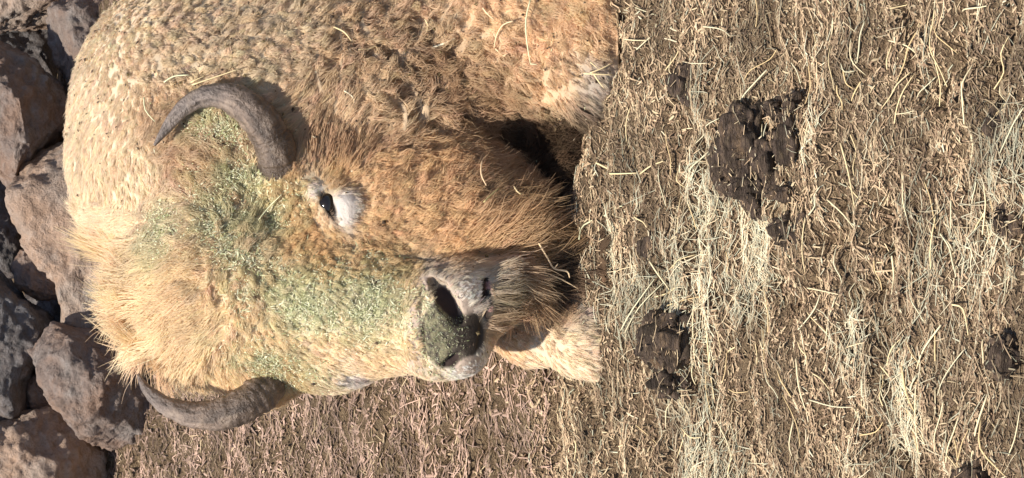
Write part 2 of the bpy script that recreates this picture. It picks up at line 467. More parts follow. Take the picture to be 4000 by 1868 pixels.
surf_chain([(1915, 1215, 16), (1925, 1140, 16), (1920, 1075, 12)], .000, .010)                                 # lip edge
surf_chain([(1225, 745, 20), (1242, 785, 22), (1264, 830, 20), (1300, 885, 14)], .002, .014)                   # upper lid
surf_chain([(1320, 765, 34), (1345, 810, 44), (1350, 850, 30)], .010, .03)                                     # pale lower lid pouch
EYE_D = hit([1283], [797])[0]
surf_chain([(1256, 750, 8), (1274, 782, 17), (1294, 818, 15), (1320, 874, 8)], .000, .006, True)              # lid opening
surf_chain([(1268, 1478, 14), (1320, 1490, 18), (1390, 1494, 14)], .0, .012)                                   # far lid

def XYof(q):
    k = (D0 / (D0 + q[:, 2]))
    return q[:, 1] * k / PX + 2000, 934 - q[:, 0] * k / PX
def blob(X, Y, cx, cy, rx, ry, rot=0, soft=0.4):
    a = math.radians(rot); dx, dy = X - cx, Y - cy
    x = dx * math.cos(a) + dy * math.sin(a); y = -dx * math.sin(a) + dy * math.cos(a)
    r = np.sqrt((x / rx) ** 2 + (y / ry) ** 2)
    return np.clip((1 + soft - r) / (2 * soft), 0, 1)
# rectilinear grid, finer over the face; surface nets
def steps(lo, hi, a, b, fine, coarse, a2, b2, finest):
    s = [lo]
    while s[-1] < hi:
        x = s[-1]; g = max(a - x, x - b, 0.0); g2 = max(a2 - x, x - b2, 0.0)
        st = fine + (coarse - fine) * min(1.0, g / 0.12) + max(0, g - 0.5) * 0.03
        s.append(x + min(st, finest + g2 * 0.12))
    return np.array(s, np.float32)
U = steps(-0.36, 2.6, -0.27, 0.10, 0.0045, 0.011, -0.24, -0.04, 0.0025)
V = steps(-0.86, 0.33, -0.36, -0.02, 0.0045, 0.010, -0.175, -0.03, 0.0025)
W = steps(-0.22, 1.35, -0.13, 0.10, 0.0045, 0.012, -0.10, 0.0, 0.0028)
G = np.empty((len(U), len(V), len(W)), np.float32)
BS = 6
def mids(S): return np.array([S[i:i + BS].mean() for i in range(0, len(S), BS)]), np.array([(S[min(i + BS, len(S) - 1)] - S[i]) for i in range(0, len(S), BS)])
(um, us), (vm, vs), (wm, ws) = mids(U), mids(V), mids(W)
qq = np.stack(np.meshgrid(um, vm, wm, indexing='ij'), -1).astype(np.float32)
cs_ = body_sdf(qq)
diag = np.sqrt(us[:, None, None] ** 2 + vs[None, :, None] ** 2 + ws[None, None, :] ** 2)
near_s = np.abs(cs_) < diag * 1.4 + 0.01
exp_ = lambda M: np.repeat(np.repeat(np.repeat(M, BS, 0), BS, 1), BS, 2)[:len(U), :len(V), :len(W)]
G[:] = exp_(cs_)
I3 = np.nonzero(exp_(near_s))
for c in range(0, len(I3[0]), 200000):
    i, j, k = (x[c:c + 200000] for x in I3)
    G[i, j, k] = body_sdf(np.stack([U[i], V[j], W[k]], -1))
def surface_nets(G, U, V, W):
    ins = G < 0
    nx, ny, nz = G.shape
    cnt = np.zeros((nx - 1, ny - 1, nz - 1), np.int8)
    for a in (0, 1):
        for b in (0, 1):
            for c in (0, 1): cnt += ins[a:nx - 1 + a, b:ny - 1 + b, c:nz - 1 + c]
    mask = (cnt > 0) & (cnt < 8)
    idx = np.full(mask.shape, -1, np.int64); I, J, K = np.nonzero(mask); idx[mask] = np.arange(len(I))
    acc = np.zeros((len(I), 3)); num = np.zeros(len(I))
    cs = [(a, b, c) for a in (0, 1) for b in (0, 1) for c in (0, 1)]
    for A in cs:
        for ax in range(3):
            if A[ax]: continue
            B = list(A); B[ax] = 1
            g0 = G[I + A[0], J + A[1], K + A[2]]; g1 = G[I + B[0], J + B[1], K + B[2]]
            cr = (g0 < 0) != (g1 < 0)
            t = np.where(cr, g0 / np.where(cr, g0 - g1, 1), 0)
            p0 = np.stack([U[I + A[0]], V[J + A[1]], W[K + A[2]]], -1); p1 = np.stack([U[I + B[0]], V[J + B[1]], W[K + B[2]]], -1)
            acc += np.where(cr[:, None], p0 + (p1 - p0) * t[:, None], 0); num += cr
    P = acc / num[:, None]
    F = []
    for ax in range(3):
        sl0 = [slice(None)] * 3; sl1 = [slice(None)] * 3
        sl0[ax] = slice(0, -1); sl1[ax] = slice(1, None)
        a, b = ins[tuple(sl0)], ins[tuple(sl1)]
        i, j, k = np.nonzero(a != b)
        o = [c for c in range(3) if c != ax]
        ijk = np.stack([i, j, k], -1)
        ok = (ijk[:, o[0]] > 0) & (ijk[:, o[1]] > 0) & (ijk[:, o[0]] < G.shape[o[0]] - 1) & (ijk[:, o[1]] < G.shape[o[1]] - 1)
        ijk = ijk[ok]; fl = a[ijk[:, 0], ijk[:, 1], ijk[:, 2]]
        quad = []
        for da, db in ((-1, -1), (0, -1), (0, 0), (-1, 0)):
            c = ijk.copy(); c[:, o[0]] += da; c[:, o[1]] += db
            quad.append(idx[c[:, 0], c[:, 1], c[:, 2]])
        quad = np.stack(quad, -1)
        flip = fl if ax != 1 else ~fl
        quad = np.where(flip[:, None], quad, quad[:, ::-1]); F.append(quad)
    return P, np.concatenate(F)
BP, BF = surface_nets(G, U, V, W); del G
for _ in range(2):
    n = grad(BP); BP = BP - n * np.clip(body_sdf(BP), -0.004, 0.004)[:, None]
BN = grad(BP)
def wool(q):
    """depth of the matted wool: folds on neck and shoulder, small lumps elsewhere, none on the bare muzzle"""
    X, Y = XYof(q)
    fold = blob(X, Y, 1720, 330, 420, 230, 10, .5)
    lump_ = blob(X, Y, 1350, 150, 900, 420, 0, .4)
    face = blob(X, Y, 1350, 1000, 420, 420, 0, .3)
    mz = np.maximum(blob(X, Y, 1770, 1260, 190, 230, 0, .2), blob(X, Y, 1310, 810, 120, 120, 0, .3)) * (q[:, 2] < .2)
    w = np.stack([vnoise(q * 9, 50), vnoise(q * 9, 51), vnoise(q * 9, 52)], -1) * .035
    r1_ = 1 - 2.2 * np.abs(vnoise((q + w) * [24, 40, 24], 53)); r2_ = 1 - 2.2 * np.abs(vnoise((q + w) * 62, 54))
    cheek = blob(X, Y, 1700, 780, 420, 300, 0, .4)
    a = .026 * fold * r1_ + (.0012 + .0035 * fold) * np.maximum(lump_, .45) * r2_ + (.0015 * face + .0025 * cheek) * r2_
    return a * (1 - mz) * (q[:, 2] < .7)
print("bison mesh", len(BP), len(BF), round(time.time() - T0, 1))

# ------------------------------------------------------------------ the coat: flow, length and colour from points laid over the hide
# X, Y on the hide, flow (dX, dY), length mm, lift, curl, clump mm, colour
CREAM = (.90, .755, .57); TAN = (.72, .545, .37); DUST = (.76, .62, .45); OCH = (.72, .51, .28); BRN = (.52, .355, .225)
ORG = (.82, .61, .40); WHT = (.92, .87, .80); DKB = (.25, .155, .095); GRN = (.78, .71, .50); GREY = (.60, .51, .42); PALE = (.93, .735, .50); BRD_SHADE = (.08, .052, .034); CHK = (.77, .535, .315)  # dark beard and chest fur, painted darker still for shade under the head
CT = [
 (300, 600, -.1, .6, 22, .5, .2, 9, CREAM), (280, 420, -.2, .4, 20, .5, .2, 9, CREAM), (430, 120, .3, .5, 20, .5, .4, 9, CREAM), (520, 700, .1, .7, 24, .5, .3, 9, CREAM),
 (700, 200, .5, .3, 22, .45, .7, 11, DUST), (760, 30, .5, .2, 22, .45, .8, 11, DUST), (1000, 300, .6, .2, 24, .5, .9, 12, DUST), (1100, 60, .6, .1, 24, .5, .9, 12, DUST),
 (1400, 150, .8, .0, 26, .5, .9, 13, TAN), (1450, 350, .8, -.2, 28, .5, .9, 14, TAN), (1700, 270, .8, .1, 32, .5, .9, 19, BRN), (1700, 50, .8, .1, 26, .5, .8, 14, TAN),
 (1130, 440, .7, -.5, 30, .5, .2, 10, TAN), (1350, 470, .5, -.8, 34, .5, .1, 9, TAN), (1600, 480, .6, -.6, 34, .5, .2, 11, TAN), (1350, 600, .3, -.9, 36, .6, .1, 10, BRN), (1250, 560, .3, -.9, 36, .5, .1, 10, BRN),  # BRN rows paint the horn's shadow between mane and cheek
 (1800, 450, .9, .2, 40, .5, .8, 20, BRN), (1950, 380, .8, .3, 34, .5, .7, 18, BRN), (2000, 500, .9, .1, 50, .4, .3, 18, DKB), (2120, 550, .9, .1, 60, .4, .3, 18, BRD_SHADE), (2250, 700, .9, -.1, 80, .35, .25, 20, BRD_SHADE), (2250, 500, .9, .1, 60, .4, .4, 18, BRD_SHADE), (2330, 640, .9, .1, 60, .4, .3, 18, BRD_SHADE), (2350, 820, .9, 0, 60, .4, .3, 18, BRD_SHADE),  # mane fold and chest valley rows darkened to carry their shade
 (1950, 60, .6, .4, 24, .4, .6, 12, ORG), (2100, 150, .5, .5, 26, .45, .9, 16, ORG), (2330, 80, .2, .6, 30, .5, .9, 18, ORG), (2200, 320, .7, .5, 18, .35, .2, 9, TAN), (2330, 330, .6, .6, 16, .3, .2, 8, GREY), (2150, 350, .7, .6, 18, .35, .2, 9, ORG),
 # head
 (480, 900, -.7, .2, 50, .5, .2, 10, CREAM), (540, 1020, -1, .0, 115, .4, .1, 14, PALE), (540, 1200, -1, .2, 135, .4, .1, 15, PALE), (600, 1340, -.8, .6, 125, .45, .1, 15, PALE), (720, 1430, -.5, .8, 60, .4, .1, 13, PALE), (860, 1480, .1, .9, 40, .35, .1, 11, PALE), (960, 1500, .2, .8, 30, .35, .1, 10, PALE),
 (700, 1080, -.9, .1, 55, .5, .3, 12, PALE), (760, 1250, -.8, .4, 60, .5, .25, 12, PALE), (650, 850, -.5, .1, 34, .5, .5, 11, CREAM), (820, 700, -.2, -.2, 34, .5, .7, 14, TAN), (850, 520, .0, -.3, 34, .5, .7, 15, TAN), (760, 480, -.3, .1, 28, .5, .5, 13, TAN),
 (950, 900, .1, -.1, 26, .5, .8, 12, TAN), (900, 1150, -.2, .3, 26, .5, .7, 11, PALE), (1000, 1350, .2, .6, 24, .45, .5, 10, PALE), (1080, 1480, .3, .6, 22, .4, .3, 9, OCH),
 (1120, 760, .3, -.2, 22, .5, .7, 10, OCH), (1180, 900, .4, .0, 20, .5, .8, 10, OCH), (1250, 1000, .5, .1, 18, .45, .8, 9, OCH), (1200, 1200, .5, .1, 15, .45, .6, 8, GRN), (1250, 1380, .5, .3, 16, .4, .5, 8, PALE), (1330, 1460, .6, .3, 14, .35, .2, 7, CREAM),
 (1450, 1000, .6, -.1, 18, .45, .7, 9, OCH), (1450, 1180, .7, .0, 13, .4, .5, 7, GRN), (1480, 1400, .8, .1, 16, .35, .3, 8, PALE), (1580, 1500, .9, .1, 16, .35, .2, 8, CREAM), (1600, 1350, .9, .0, 13, .35, .2, 7, PALE), (1560, 1180, .9, -.1, 15, .35, .4, 8, TAN), (1560, 1070, .9, -.2, 20, .4, .5, 9, OCH),
 (1350, 700, .5, -.4, 30, .45, .4, 11, CHK), (1450, 850, .7, -.1, 26, .45, .6, 11, CHK), (1500, 700, .7, -.3, 32, .45, .6, 13, CHK), (1700, 620, .8, -.3, 38, .45, .6, 14, CHK), (1700, 850, .8, -.1, 38, .45, .6, 13, CHK), (1750, 980, .8, -.25, 38, .45, .4, 12, CHK),
 (1900, 700, .9, -.2, 60, .4, .5, 15, BRN), (1950, 880, .9, -.2, 120, .45, .35, 14, (.62, .42, .24)), (1880, 960, .9, -.3, 100, .45, .35, 14, (.66, .46, .27)), (2050, 980, 1, -.1, 150, .45, .3, 15, (.46, .30, .17)), (2060, 860, 1, -.1, 140, .45, .3, 15, (.42, .27, .155)), (2050, 1080, 1, 0, 130, .4, .3, 14, (.40, .27, .16)), (2130, 830, 1, -.1, 75, .35, .3, 16, DKB), (2220, 960, 1, -.05, 95, .35, .3, 16, BRD_SHADE), (2300, 1120, 1, 0, 50, .3, .3, 14, DKB), (2150, 1090, 1, 0, 95, .35, .3, 15, BRD_SHADE),
 (1350, 790, .8, -.1, 6, .15, .0, 5, WHT), (1352, 850, .8, .1, 6, .15, .0, 5, WHT), (1232, 748, -.5, .2, 9, .2, .0, 5, CREAM), (1425, 770, .7, -.2, 20, .4, .4, 9, CHK), (1310, 705, .3, -.6, 24, .4, .3, 9, OCH), (1425, 880, .7, 0, 20, .4, .5, 9, CHK), (1195, 810, .2, .2, 18, .4, .5, 9, OCH), (1290, 925, .5, .2, 16, .4, .6, 8, OCH), (1265, 860, -.2, .6, 8, .2, .0, 5, TAN),
 (1700, 1080, .5, -.4, 8, .3, .0, 6, GREY), (1850, 1130, .6, -.3, 5, .25, .0, 5, WHT), (1620, 1250, -.6, .0, 6, .3, .0, 5, CREAM), (1640, 1450, .2, .6, 7, .3, .0, 5, CREAM), (1830, 1420, .5, .4, 5, .3, .0, 5, WHT),
 (1955, 1160, 1, .0, 62, .3, .2, 10, (.50, .41, .29)), (2000, 1220, 1, .1, 66, .3, .2, 10, BRN), (2040, 1120, 1, .0, 80, .3, .25, 12, BRN),
 (2000, 1320, .9, .2, 16, .25, .1, 8, ORG), (2120, 1360, .9, .2, 18, .3, .1, 8, CREAM), (2250, 1430, .8, .4, 22, .3, .1, 9, CREAM), (2280, 1320, .9, .2, 20, .3, .1, 9, CREAM), (2280, 1200, .9, .1, 20, .3, .1, 9, GREY), (2200, 1200, .9, .1, 22, .3, .1, 10, BRN),  # GREY and BRN rows paint the chin's shadow on the leg
 # rest of the trunk, away to the right
 (1000, -600, .6, -.5, 20, .4, .6, 13, DUST), (1700, -700, .7, -.4, 20, .4, .6, 13, TAN), (1200, -2600, .7, -.4, 20, .4, .5, 13, TAN), (2200, -500, .7, -.1, 22, .4, .6, 14, ORG),
]
ctx = np.array([(c[0], c[1]) for c in CT], float)
ctv = np.array([(c[2], c[3], c[4], c[5], c[6], c[7], *c[8]) for c in CT], float)
def field(q, chunk=20000):
    """inverse-distance blend of the coat table at points q of the body frame"""
    out = np.empty((len(q), ctv.shape[1]))
    for s in range(0, len(q), chunk):
        p = q[s:s + chunk]
        XY = np.stack([p[:, 1] / PX + 2000, 934 - p[:, 0] / PX], -1) * 1.0
        k = 1 / (1 + p[:, 2:3] / D0); XY = (XY - [2000, 934]) * k + [2000, 934]
        dd = ((XY[:, None] - ctx[None]) ** 2).sum(-1) + 40.0 ** 2
        w = dd ** -2.2; w /= w.sum(1, keepdims=True)
        out[s:s + chunk] = w @ ctv
    return out
def bare(q):
    """1 where the hide is bare: nose pad, nostrils, lips, lids"""
    X, Y = XYof(q); front = q[:, 2] < 0.12
    b = blob(X, Y, 1762, 1300, 122, 142, 0, .06)
    b = np.maximum(b, blob(X, Y, 1740, 1170, 62, 42, 55, .2)); b = np.maximum(b, blob(X, Y, 1900, 1160, 26, 110, -5, .25))
    b = np.maximum(b, blob(X, Y, 1287, 805, 64, 24, 65, .25))
    b = np.maximum(b, blob(X, Y, 1348, 808, 44, 52, 0, .15))
    b = np.maximum(b, blob(X, Y, 1840, 1310, 60, 75, 0, .2))
    return b * front
def green_dust(X, Y):
    g = blob(X, Y, 1280, 1180, 330, 130, 5, .6)
    for a in ((1120, 1130, 200, 110, 0), (950, 720, 120, 110, 0), (900, 900, 200, 110, 60), (1000, 870, 200, 90, -30), (1080, 1420, 200, 70, 15), (840, 470, 110, 100, 0), (1450, 1180, 200, 160, 10), (650, 920, 70, 120, 0)):
        g = np.maximum(g, blob(X, Y, *a, .6))
    return g
def hide_colour(q, f=None):
    f = field(q) if f is None else f
    c = f[:, 6:9].copy(); X, Y = XYof(q)
    front = q[:, 2] < 0.35
    g = green_dust(X, Y) * front; n = 0.5 + 0.5 * fbm(q * 55, 40, 2)
    c = c + (np.array([.57, .59, .37]) - c) * (np.clip(g * (0.85 * n + .05), 0, .60))[:, None]
    w = np.maximum(blob(X, Y, 1350, 808, 56, 64, 0, .2), .8 * blob(X, Y, 1236, 742, 26, 32, 40, .4)) * front
    w = np.maximum(w, blob(X, Y, 1370, 1490, 60, 26, 0, .3) * front)
    c = c + (np.array([.86, .79, .73]) - c) * w[:, None]
    dirt = np.clip(fbm(q * 26, 77, 3) - 0.35, 0, 1) * 0.7
    c = c * (1 - 0.35 * dirt[:, None]) 
    return c
sk = hide_colour(BP) * 0.72  # hide darker than the hair, painting in shade between clumps
Xb, Yb = XYof(BP); bb = bare(BP)
pad = np.tile(np.array([.085, .072, .060]), (len(BP), 1)) * (1 + .5 * fbm(BP * 170, 33, 2))[:, None]
low = blob(Xb, Yb, 1835, 1310, 55, 90, 0, .25)
pad += (np.array([.060, .048, .040]) - pad) * low[:, None]
gd = blob(Xb, Yb, 1695, 1300, 75, 150, 0, .3) * np.clip(.35 + .9 * fbm(BP * 150, 5, 2), 0, 1)
pad += (np.array([.27, .25, .155]) - pad) * gd[:, None]
pale = np.maximum.reduce([blob(Xb, Yb, 1620, 1290, 26, 180, 0, .3), blob(Xb, Yb, 1815, 1135, 78, 92, 0, .12), blob(Xb, Yb, 1830, 1430, 60, 34, -25, .15), blob(Xb, Yb, 1660, 1100, 50, 35, 0, .3)])
pale = pale * (1 - blob(Xb, Yb, 1738, 1168, 56, 34, 55, .15)) 
pad += (np.array([.50, .40, .33]) - pad) * pale[:, None]
cre = np.maximum(blob(Xb, Yb, 1650, 1270, 9, 160, -2, .4), 0)
pad += (np.array([.06, .045, .035]) - pad) * cre[:, None]  # crease under the rim darkened, its shade put into the colour
nost = np.maximum(blob(Xb, Yb, 1738, 1172, 84, 30, 55, .12), blob(Xb, Yb, 1762, 1408, 38, 17, -35, .15))
pad += (np.array([.045, .032, .030]) - pad) * nost[:, None]
ml = blob(Xb, Yb, 1893, 1160, 13, 125, -4, .3)
pad += (np.array([.04, .028, .025]) - pad) * ml[:, None]
lip = blob(Xb, Yb, 1914, 1150, 14, 95, -5, .3) * (fbm(BP * 90, 61, 2) > -0.15)
pad += (np.array([.42, .24, .22]) - pad) * lip[:, None]
pch = blob(Xb, Yb, 1350, 808, 60, 66, 0, .1)
pad += (np.array([.74, .665, .61]) * (1 + .10 * fbm(BP * 120, 44, 2))[:, None] - pad) * pch[:, None]
lid = blob(Xb, Yb, 1286, 803, 60, 22, 65, .25)
pad += (np.array([.03, .025, .022]) - pad) * lid[:, None]
ring = np.maximum(bb, pale * (BP[:, 2] < .08))
sk = sk + (pad - sk) * ring[:, None]

bison = empty("bison", tuple(q2w(px(1900, 300, .45)) * [1, 1, 0]))
tag(bison, "cream white bison lying down with curved horns and alfalfa dust on its face", "bison")
body = mesh_obj("body", q2w(BP + BN * wool(BP)[:, None]), BF, M_SKIN, None, True, sk)
set_parent(body, bison)

# hair roots: clumps scattered over the hide
TRI = np.concatenate([BF[:, [0, 1, 2]], BF[:, [0, 2, 3]]])
A, B, Cc = BP[TRI[:, 0]], BP[TRI[:, 1]], BP[TRI[:, 2]]
area = 0.5 * np.linalg.norm(np.cross(B - A, Cc - A), axis=1)
cen = (A + B + Cc) / 3; nrm = unit(BN[TRI[:, 0]] + BN[TRI[:, 1]] + BN[TRI[:, 2]])
Xc, Yc = XYof(cen)
zc = GZ + cen @ GN
facing = -nrm[:, 2]
wgt = area * np.where(facing > -0.35, 1.0, 0.12) * np.where(zc < 0.004, 0.0, 1.0)
wgt *= np.where((Yc < -250), 0.12, 1.0)
head = (Xc > 1050) & (Xc < 1950) & (Yc > 650) & (cen[:, 2] < .2)
wgt *= np.where(head, 1.9, 1.0)
wgt *= 1 - bare(cen)
NCL = 30000
pick = rng.choice(len(TRI), NCL, p=wgt / wgt.sum())
r1, r2 = np.sqrt(rng.random(NCL)), rng.random(NCL)
cp = A[pick] * (1 - r1)[:, None] + B[pick] * (r1 * (1 - r2))[:, None] + Cc[pick] * (r1 * r2)[:, None]
def make_fur(name, cp, per, parent, thin=0.00042, tight=0.88, NP=6, grow=1.0):
    n = grad(cp); f = field(cp); ncl = len(cp)
    flow = np.stack([-f[:, 1], f[:, 0], np.zeros(ncl)], -1)
    sw = 0.38 * np.stack([vnoise(cp * 28, 91), vnoise(cp * 28, 92), vnoise(cp * 28, 93)], -1)
    sw += 0.42 * f[:, 4:5] * rng.normal(size=(ncl, 3))
    flow = unit(flow) + sw
    flow = unit(flow - n * (flow * n).sum(-1, keepdims=True))
    side = np.cross(n, flow)
    L = f[:, 2] * 1e-3 * rng.uniform(0.7, 1.15, ncl); R = f[:, 5] * 1e-3 * rng.uniform(0.45, 0.85, ncl) * grow
    lift = f[:, 3] * rng.uniform(0.7, 1.3, ncl); curl = f[:, 4]
    col = hide_colour(cp, f) * (1 + 0.07 * rng.normal(size=(ncl, 1))) * (1 + 0.02 * rng.normal(size=(ncl, 3)))
    N = ncl * per; ix = np.repeat(np.arange(ncl), per)
    a = rng.random(N) * 2 * math.pi; rr = np.sqrt(rng.random(N))
    off = (np.cos(a) * rr * R[ix])[:, None] * flow[ix] + (np.sin(a) * rr * R[ix])[:, None] * side[ix]
    root = cp[ix] + off
    root -= n[ix] * np.clip(body_sdf(root), -0.02, 0.02)[:, None]
    if name == 'wool_locks': L = L * 1.15
    if name == 'coat': L = L * (1 - .35 * np.clip((curl - .35) / .3, 0, 1))
    if name == 'coat': L = np.minimum(L, .06) * np.where((L < .032) & (R > .0035), .85, .95)
    root += n[ix] * wool(root)[:, None]
    Li = L[ix] * rng.uniform(0.65, 1.1, N)
    ph = rng.random(ncl)[ix] * 6.28 + 0.5 * rng.normal(size=N); fr = (1.0 + 0.5 * rng.random(ncl))[ix]
    pos = np.empty((N, NP, 3))
    ji = rng.normal(size=(N, 3)) * 0.10
    for k in range(NP):
        s = k / (NP - 1)
        lf = lift[ix] * (1 - 0.75 * s)
        amp = curl[ix] * 0.24 * Li * s ** 0.7
        p = root + flow[ix] * (Li * s * (1 - 0.25 * curl[ix]))[:, None] + n[ix] * (Li * (s - 0.45 * s * s) * lift[ix] * 0.9)[:, None]
        p += side[ix] * (amp * np.sin(ph + fr * 5.5 * s))[:, None] + n[ix] * (amp * 0.7 * np.cos(ph + fr * 5.5 * s))[:, None]
        p -= off * (tight * s ** 0.8)
        p += ji * (Li * s)[:, None]
        pos[:, k] = p
    # keep hair out of the ground
    w = q2w(pos.reshape(-1, 3)); w[:, 2] = np.maximum(w[:, 2], 0.003)
    hc = bpy.data.hair_curves.new(name); hc.add_curves([NP] * N)
    hc.attributes["position"].data.foreach_set("vector", w.astype(np.float32).ravel())
    rad = hc.attributes.get("radius") or hc.attributes.new("radius", 'FLOAT', 'POINT')
    prof = np.array([1.0, 1.0, .95, .85, .65, .25])[:NP]
    th = thin * (0.7 + 0.6 * rng.random(N)); th = th * np.clip(np.sqrt(f[:, 2][ix] / 24), .55, 1.25)
    rad.data.foreach_set("value", (th[:, None] * prof).astype(np.float32).ravel())
    cc = np.ones((N, 4), np.float32); cc[:, :3] = np.clip(col[ix] * (1 + 0.06 * rng.normal(size=(N, 1))), .01, .95)
    at = hc.attributes.new("tint", 'FLOAT_COLOR', 'CURVE'); at.data.foreach_set("color", cc.ravel())
    hc.materials.append(M_FUR)
    o = bpy.data.objects.new(name, hc); COL.objects.link(o)
    set_parent(o, bison)
    return o, f, n
cx_, cy_ = XYof(cp)
is_mop = (blob(cx_, cy_, 650, 1230, 240, 330, 0, .05) > .5) & (cp[:, 2] < .4)
is_beard = (cx_ > 1840) & (cx_ + .3 * cy_ > 2120) & (cy_ > 640) & (cy_ < 1260) & (cp[:, 2] < .30)
is_leg = (cx_ > 1900) & ~is_beard
mc = np.flatnonzero(is_mop); sp = rng.random(len(mc)) < .15
make_fur("crown_hair", cp[mc[sp]], 70, bison, .00045, .97, 6, 2.2)
bc = np.flatnonzero(is_beard); bs_ = rng.random(len(bc)) < .30
make_fur("beard", cp[bc[bs_]], 56, bison, .00045, .95, 6, 1.9)
keepm = np.ones(len(cp), bool); keepm[mc[sp]] = False; keepm[bc[bs_]] = False
rest = np.flatnonzero(keepm); curl_r = field(cp[rest])[:, 4]
lk = (rng.random(len(rest)) < .20 * np.clip((curl_r - .35) / .3, 0, 1))
make_fur("wool_locks", cp[rest[lk]], 52, bison, .00040, .95, 6, 2.0)
make_fur("coat", cp[rest[~lk]], 15, bison, .00036, .70)
print("fur", round(time.time() - T0, 1))

# ------------------------------------------------------------------ horns and eyes
def sweep(name, pts, rad, mat, parent, segs=20, sub=8, colf=None, ridge=0.0, seed=1):
    pts = np.asarray(pts, float); rad = np.asarray(rad, float)
    n = len(pts); t = np.linspace(0, n - 1, (n - 1) * sub + 1)
    def cr(a):                                             # Catmull-Rom
        i = np.clip(np.floor(t).astype(int), 0, n - 2); u = (t - i)
        if a.ndim > 1: u = u[:, None]
        p0, p1, p2, p3 = a[np.maximum(i - 1, 0)], a[i], a[i + 1], a[np.minimum(i + 2, n - 1)]
        return 0.5 * (2 * p1 + (p2 - p0) * u + (2 * p0 - 5 * p1 + 4 * p2 - p3) * u ** 2 + (3 * p1 - p0 - 3 * p2 + p3) * u ** 3)
    P = cr(pts); Rr = np.maximum(cr(rad), 0.0002)
    tg = unit(np.gradient(P, axis=0)); up = unit(np.cross(tg[0], [0.3, 0.2, 1.0])); fr = []
    for k in range(len(P)):
        up = unit(up - tg[k] * (up @ tg[k])); fr.append((up, np.cross(tg[k], up)))
    a = np.linspace(0, 2 * math.pi, segs, endpoint=False)
    V = np.empty((len(P), segs, 3))
    for k in range(len(P)):
        rk = Rr[k] * (1 + ridge * 0.5 * math.sin(k * 1.9) * (1 - k / len(P)) ** 1.5)
        rv = rk * (1 + ridge * vnoise(np.stack([np.cos(a) * 2, np.sin(a) * 2, np.full(segs, k * 0.35)], -1), seed))
        V[k] = P[k] + np.cos(a)[:, None] * rv[:, None] * fr[k][0] + np.sin(a)[:, None] * rv[:, None] * fr[k][1]
    V = V.reshape(-1, 3); F = []
    for k in range(len(P) - 1):
        for s in range(segs):
            F.append((k * segs + s, k * segs + (s + 1) % segs, (k + 1) * segs + (s + 1) % segs, (k + 1) * segs + s))
    V = np.concatenate([V, P[:1], P[-1:]]); b0, b1 = len(V) - 2, len(V) - 1
    for s in range(segs):
        F.append((b0, (s + 1) % segs, s, s)); e = (len(P) - 1) * segs; F.append((b1, e + s, e + (s + 1) % segs, e + s))
    F = [f if len(set(f)) == 4 else f for f in F]
    tq = np.concatenate([np.repeat(np.linspace(0, 1, len(P)), segs), [0, 1]])
    aq = np.concatenate([np.tile(a, len(P)), [0, 0]])
    cols = colf(tq, aq) if colf is not None else None
    bm_f = [tuple(dict.fromkeys(f)) for f in F]
    me = bpy.data.meshes.new(name); me.from_pydata(V.tolist(), [], bm_f)
    for p in me.polygons: p.use_smooth = True
    if cols is not None:
        at = me.attributes.new("tint", 'FLOAT_COLOR', 'POINT'); c4 = np.ones((len(V), 4), np.float32); c4[:, :3] = cols
        at.data.foreach_set("color", c4.ravel())
    me.materials.append(mat)
    o = bpy.data.objects.new(name, me); COL.objects.link(o)
    if parent: set_parent(o, parent)
    return o
def horn_col(t, a):
    c = np.empty((len(t), 3))
    for i, (x, y, e) in enumerate(((.12, .22, .20), (.09, .165, .17), (.07, .13, .155))):
        c[:, i] = np.interp(t, [0, .12, .4, .75, 1], [x * .6, x, y, e, e * 1.3])
    st = vnoise(np.stack([np.cos(a) * 5, np.sin(a) * 5, t * 7], -1), 71) + .6 * vnoise(np.stack([np.cos(a) * 11, np.sin(a) * 11, t * 16], -1), 72)
    return np.clip(c * (1 + .8 * st)[:, None], .015, .5)
nh = [(1100, 710, .12, 84), (1088, 635, .055, 85), (1072, 573, .03, 80), (1052, 525, .02, 77), (1025, 482, .012, 75), (990, 442, .01, 71), (952, 410, .01, 67), (911, 388, .012, 60), (866, 376, .015, 52), (815, 374, .018, 45), (753, 397, .022, 38), (699, 442, .025, 31), (640, 515, .027, 18), (603, 568, .028, 5)]
fh = [(1080, 1470, .12, 66), (1020, 1535, .09, 74), (930, 1595, .07, 70), (830, 1622, .07, 60), (730, 1616, .08, 48), (645, 1582, .09, 37), (580, 1528, .10, 23), (553, 1490, .11, 13), (538, 1462, .115, 5)]
for h, sd, lab in ((nh, 3, "dark grey horn with a pale worn tip"), (fh, 8, "paler brown horn scraped pinkish near its base")):
    o = sweep("horn", [q2w(px(*p[:3])) for p in h], [p[3] * PX for p in h], M_HORN, bison, 48, 9 if h is nh else 14, horn_col, 0.075, sd)
    o["label"] = lab
def eyeball(X, Y, d, r, sc=(1, 1, 1)):
    v, f = ICO4
    o = mesh_obj("eye", v * r * np.array(sc), f, M_EYE); w = q2w(px(X, Y, d)); o.location = w
    set_parent(o, bison); return o
eyeball(1283, 797, EYE_D + .0165, .0195)
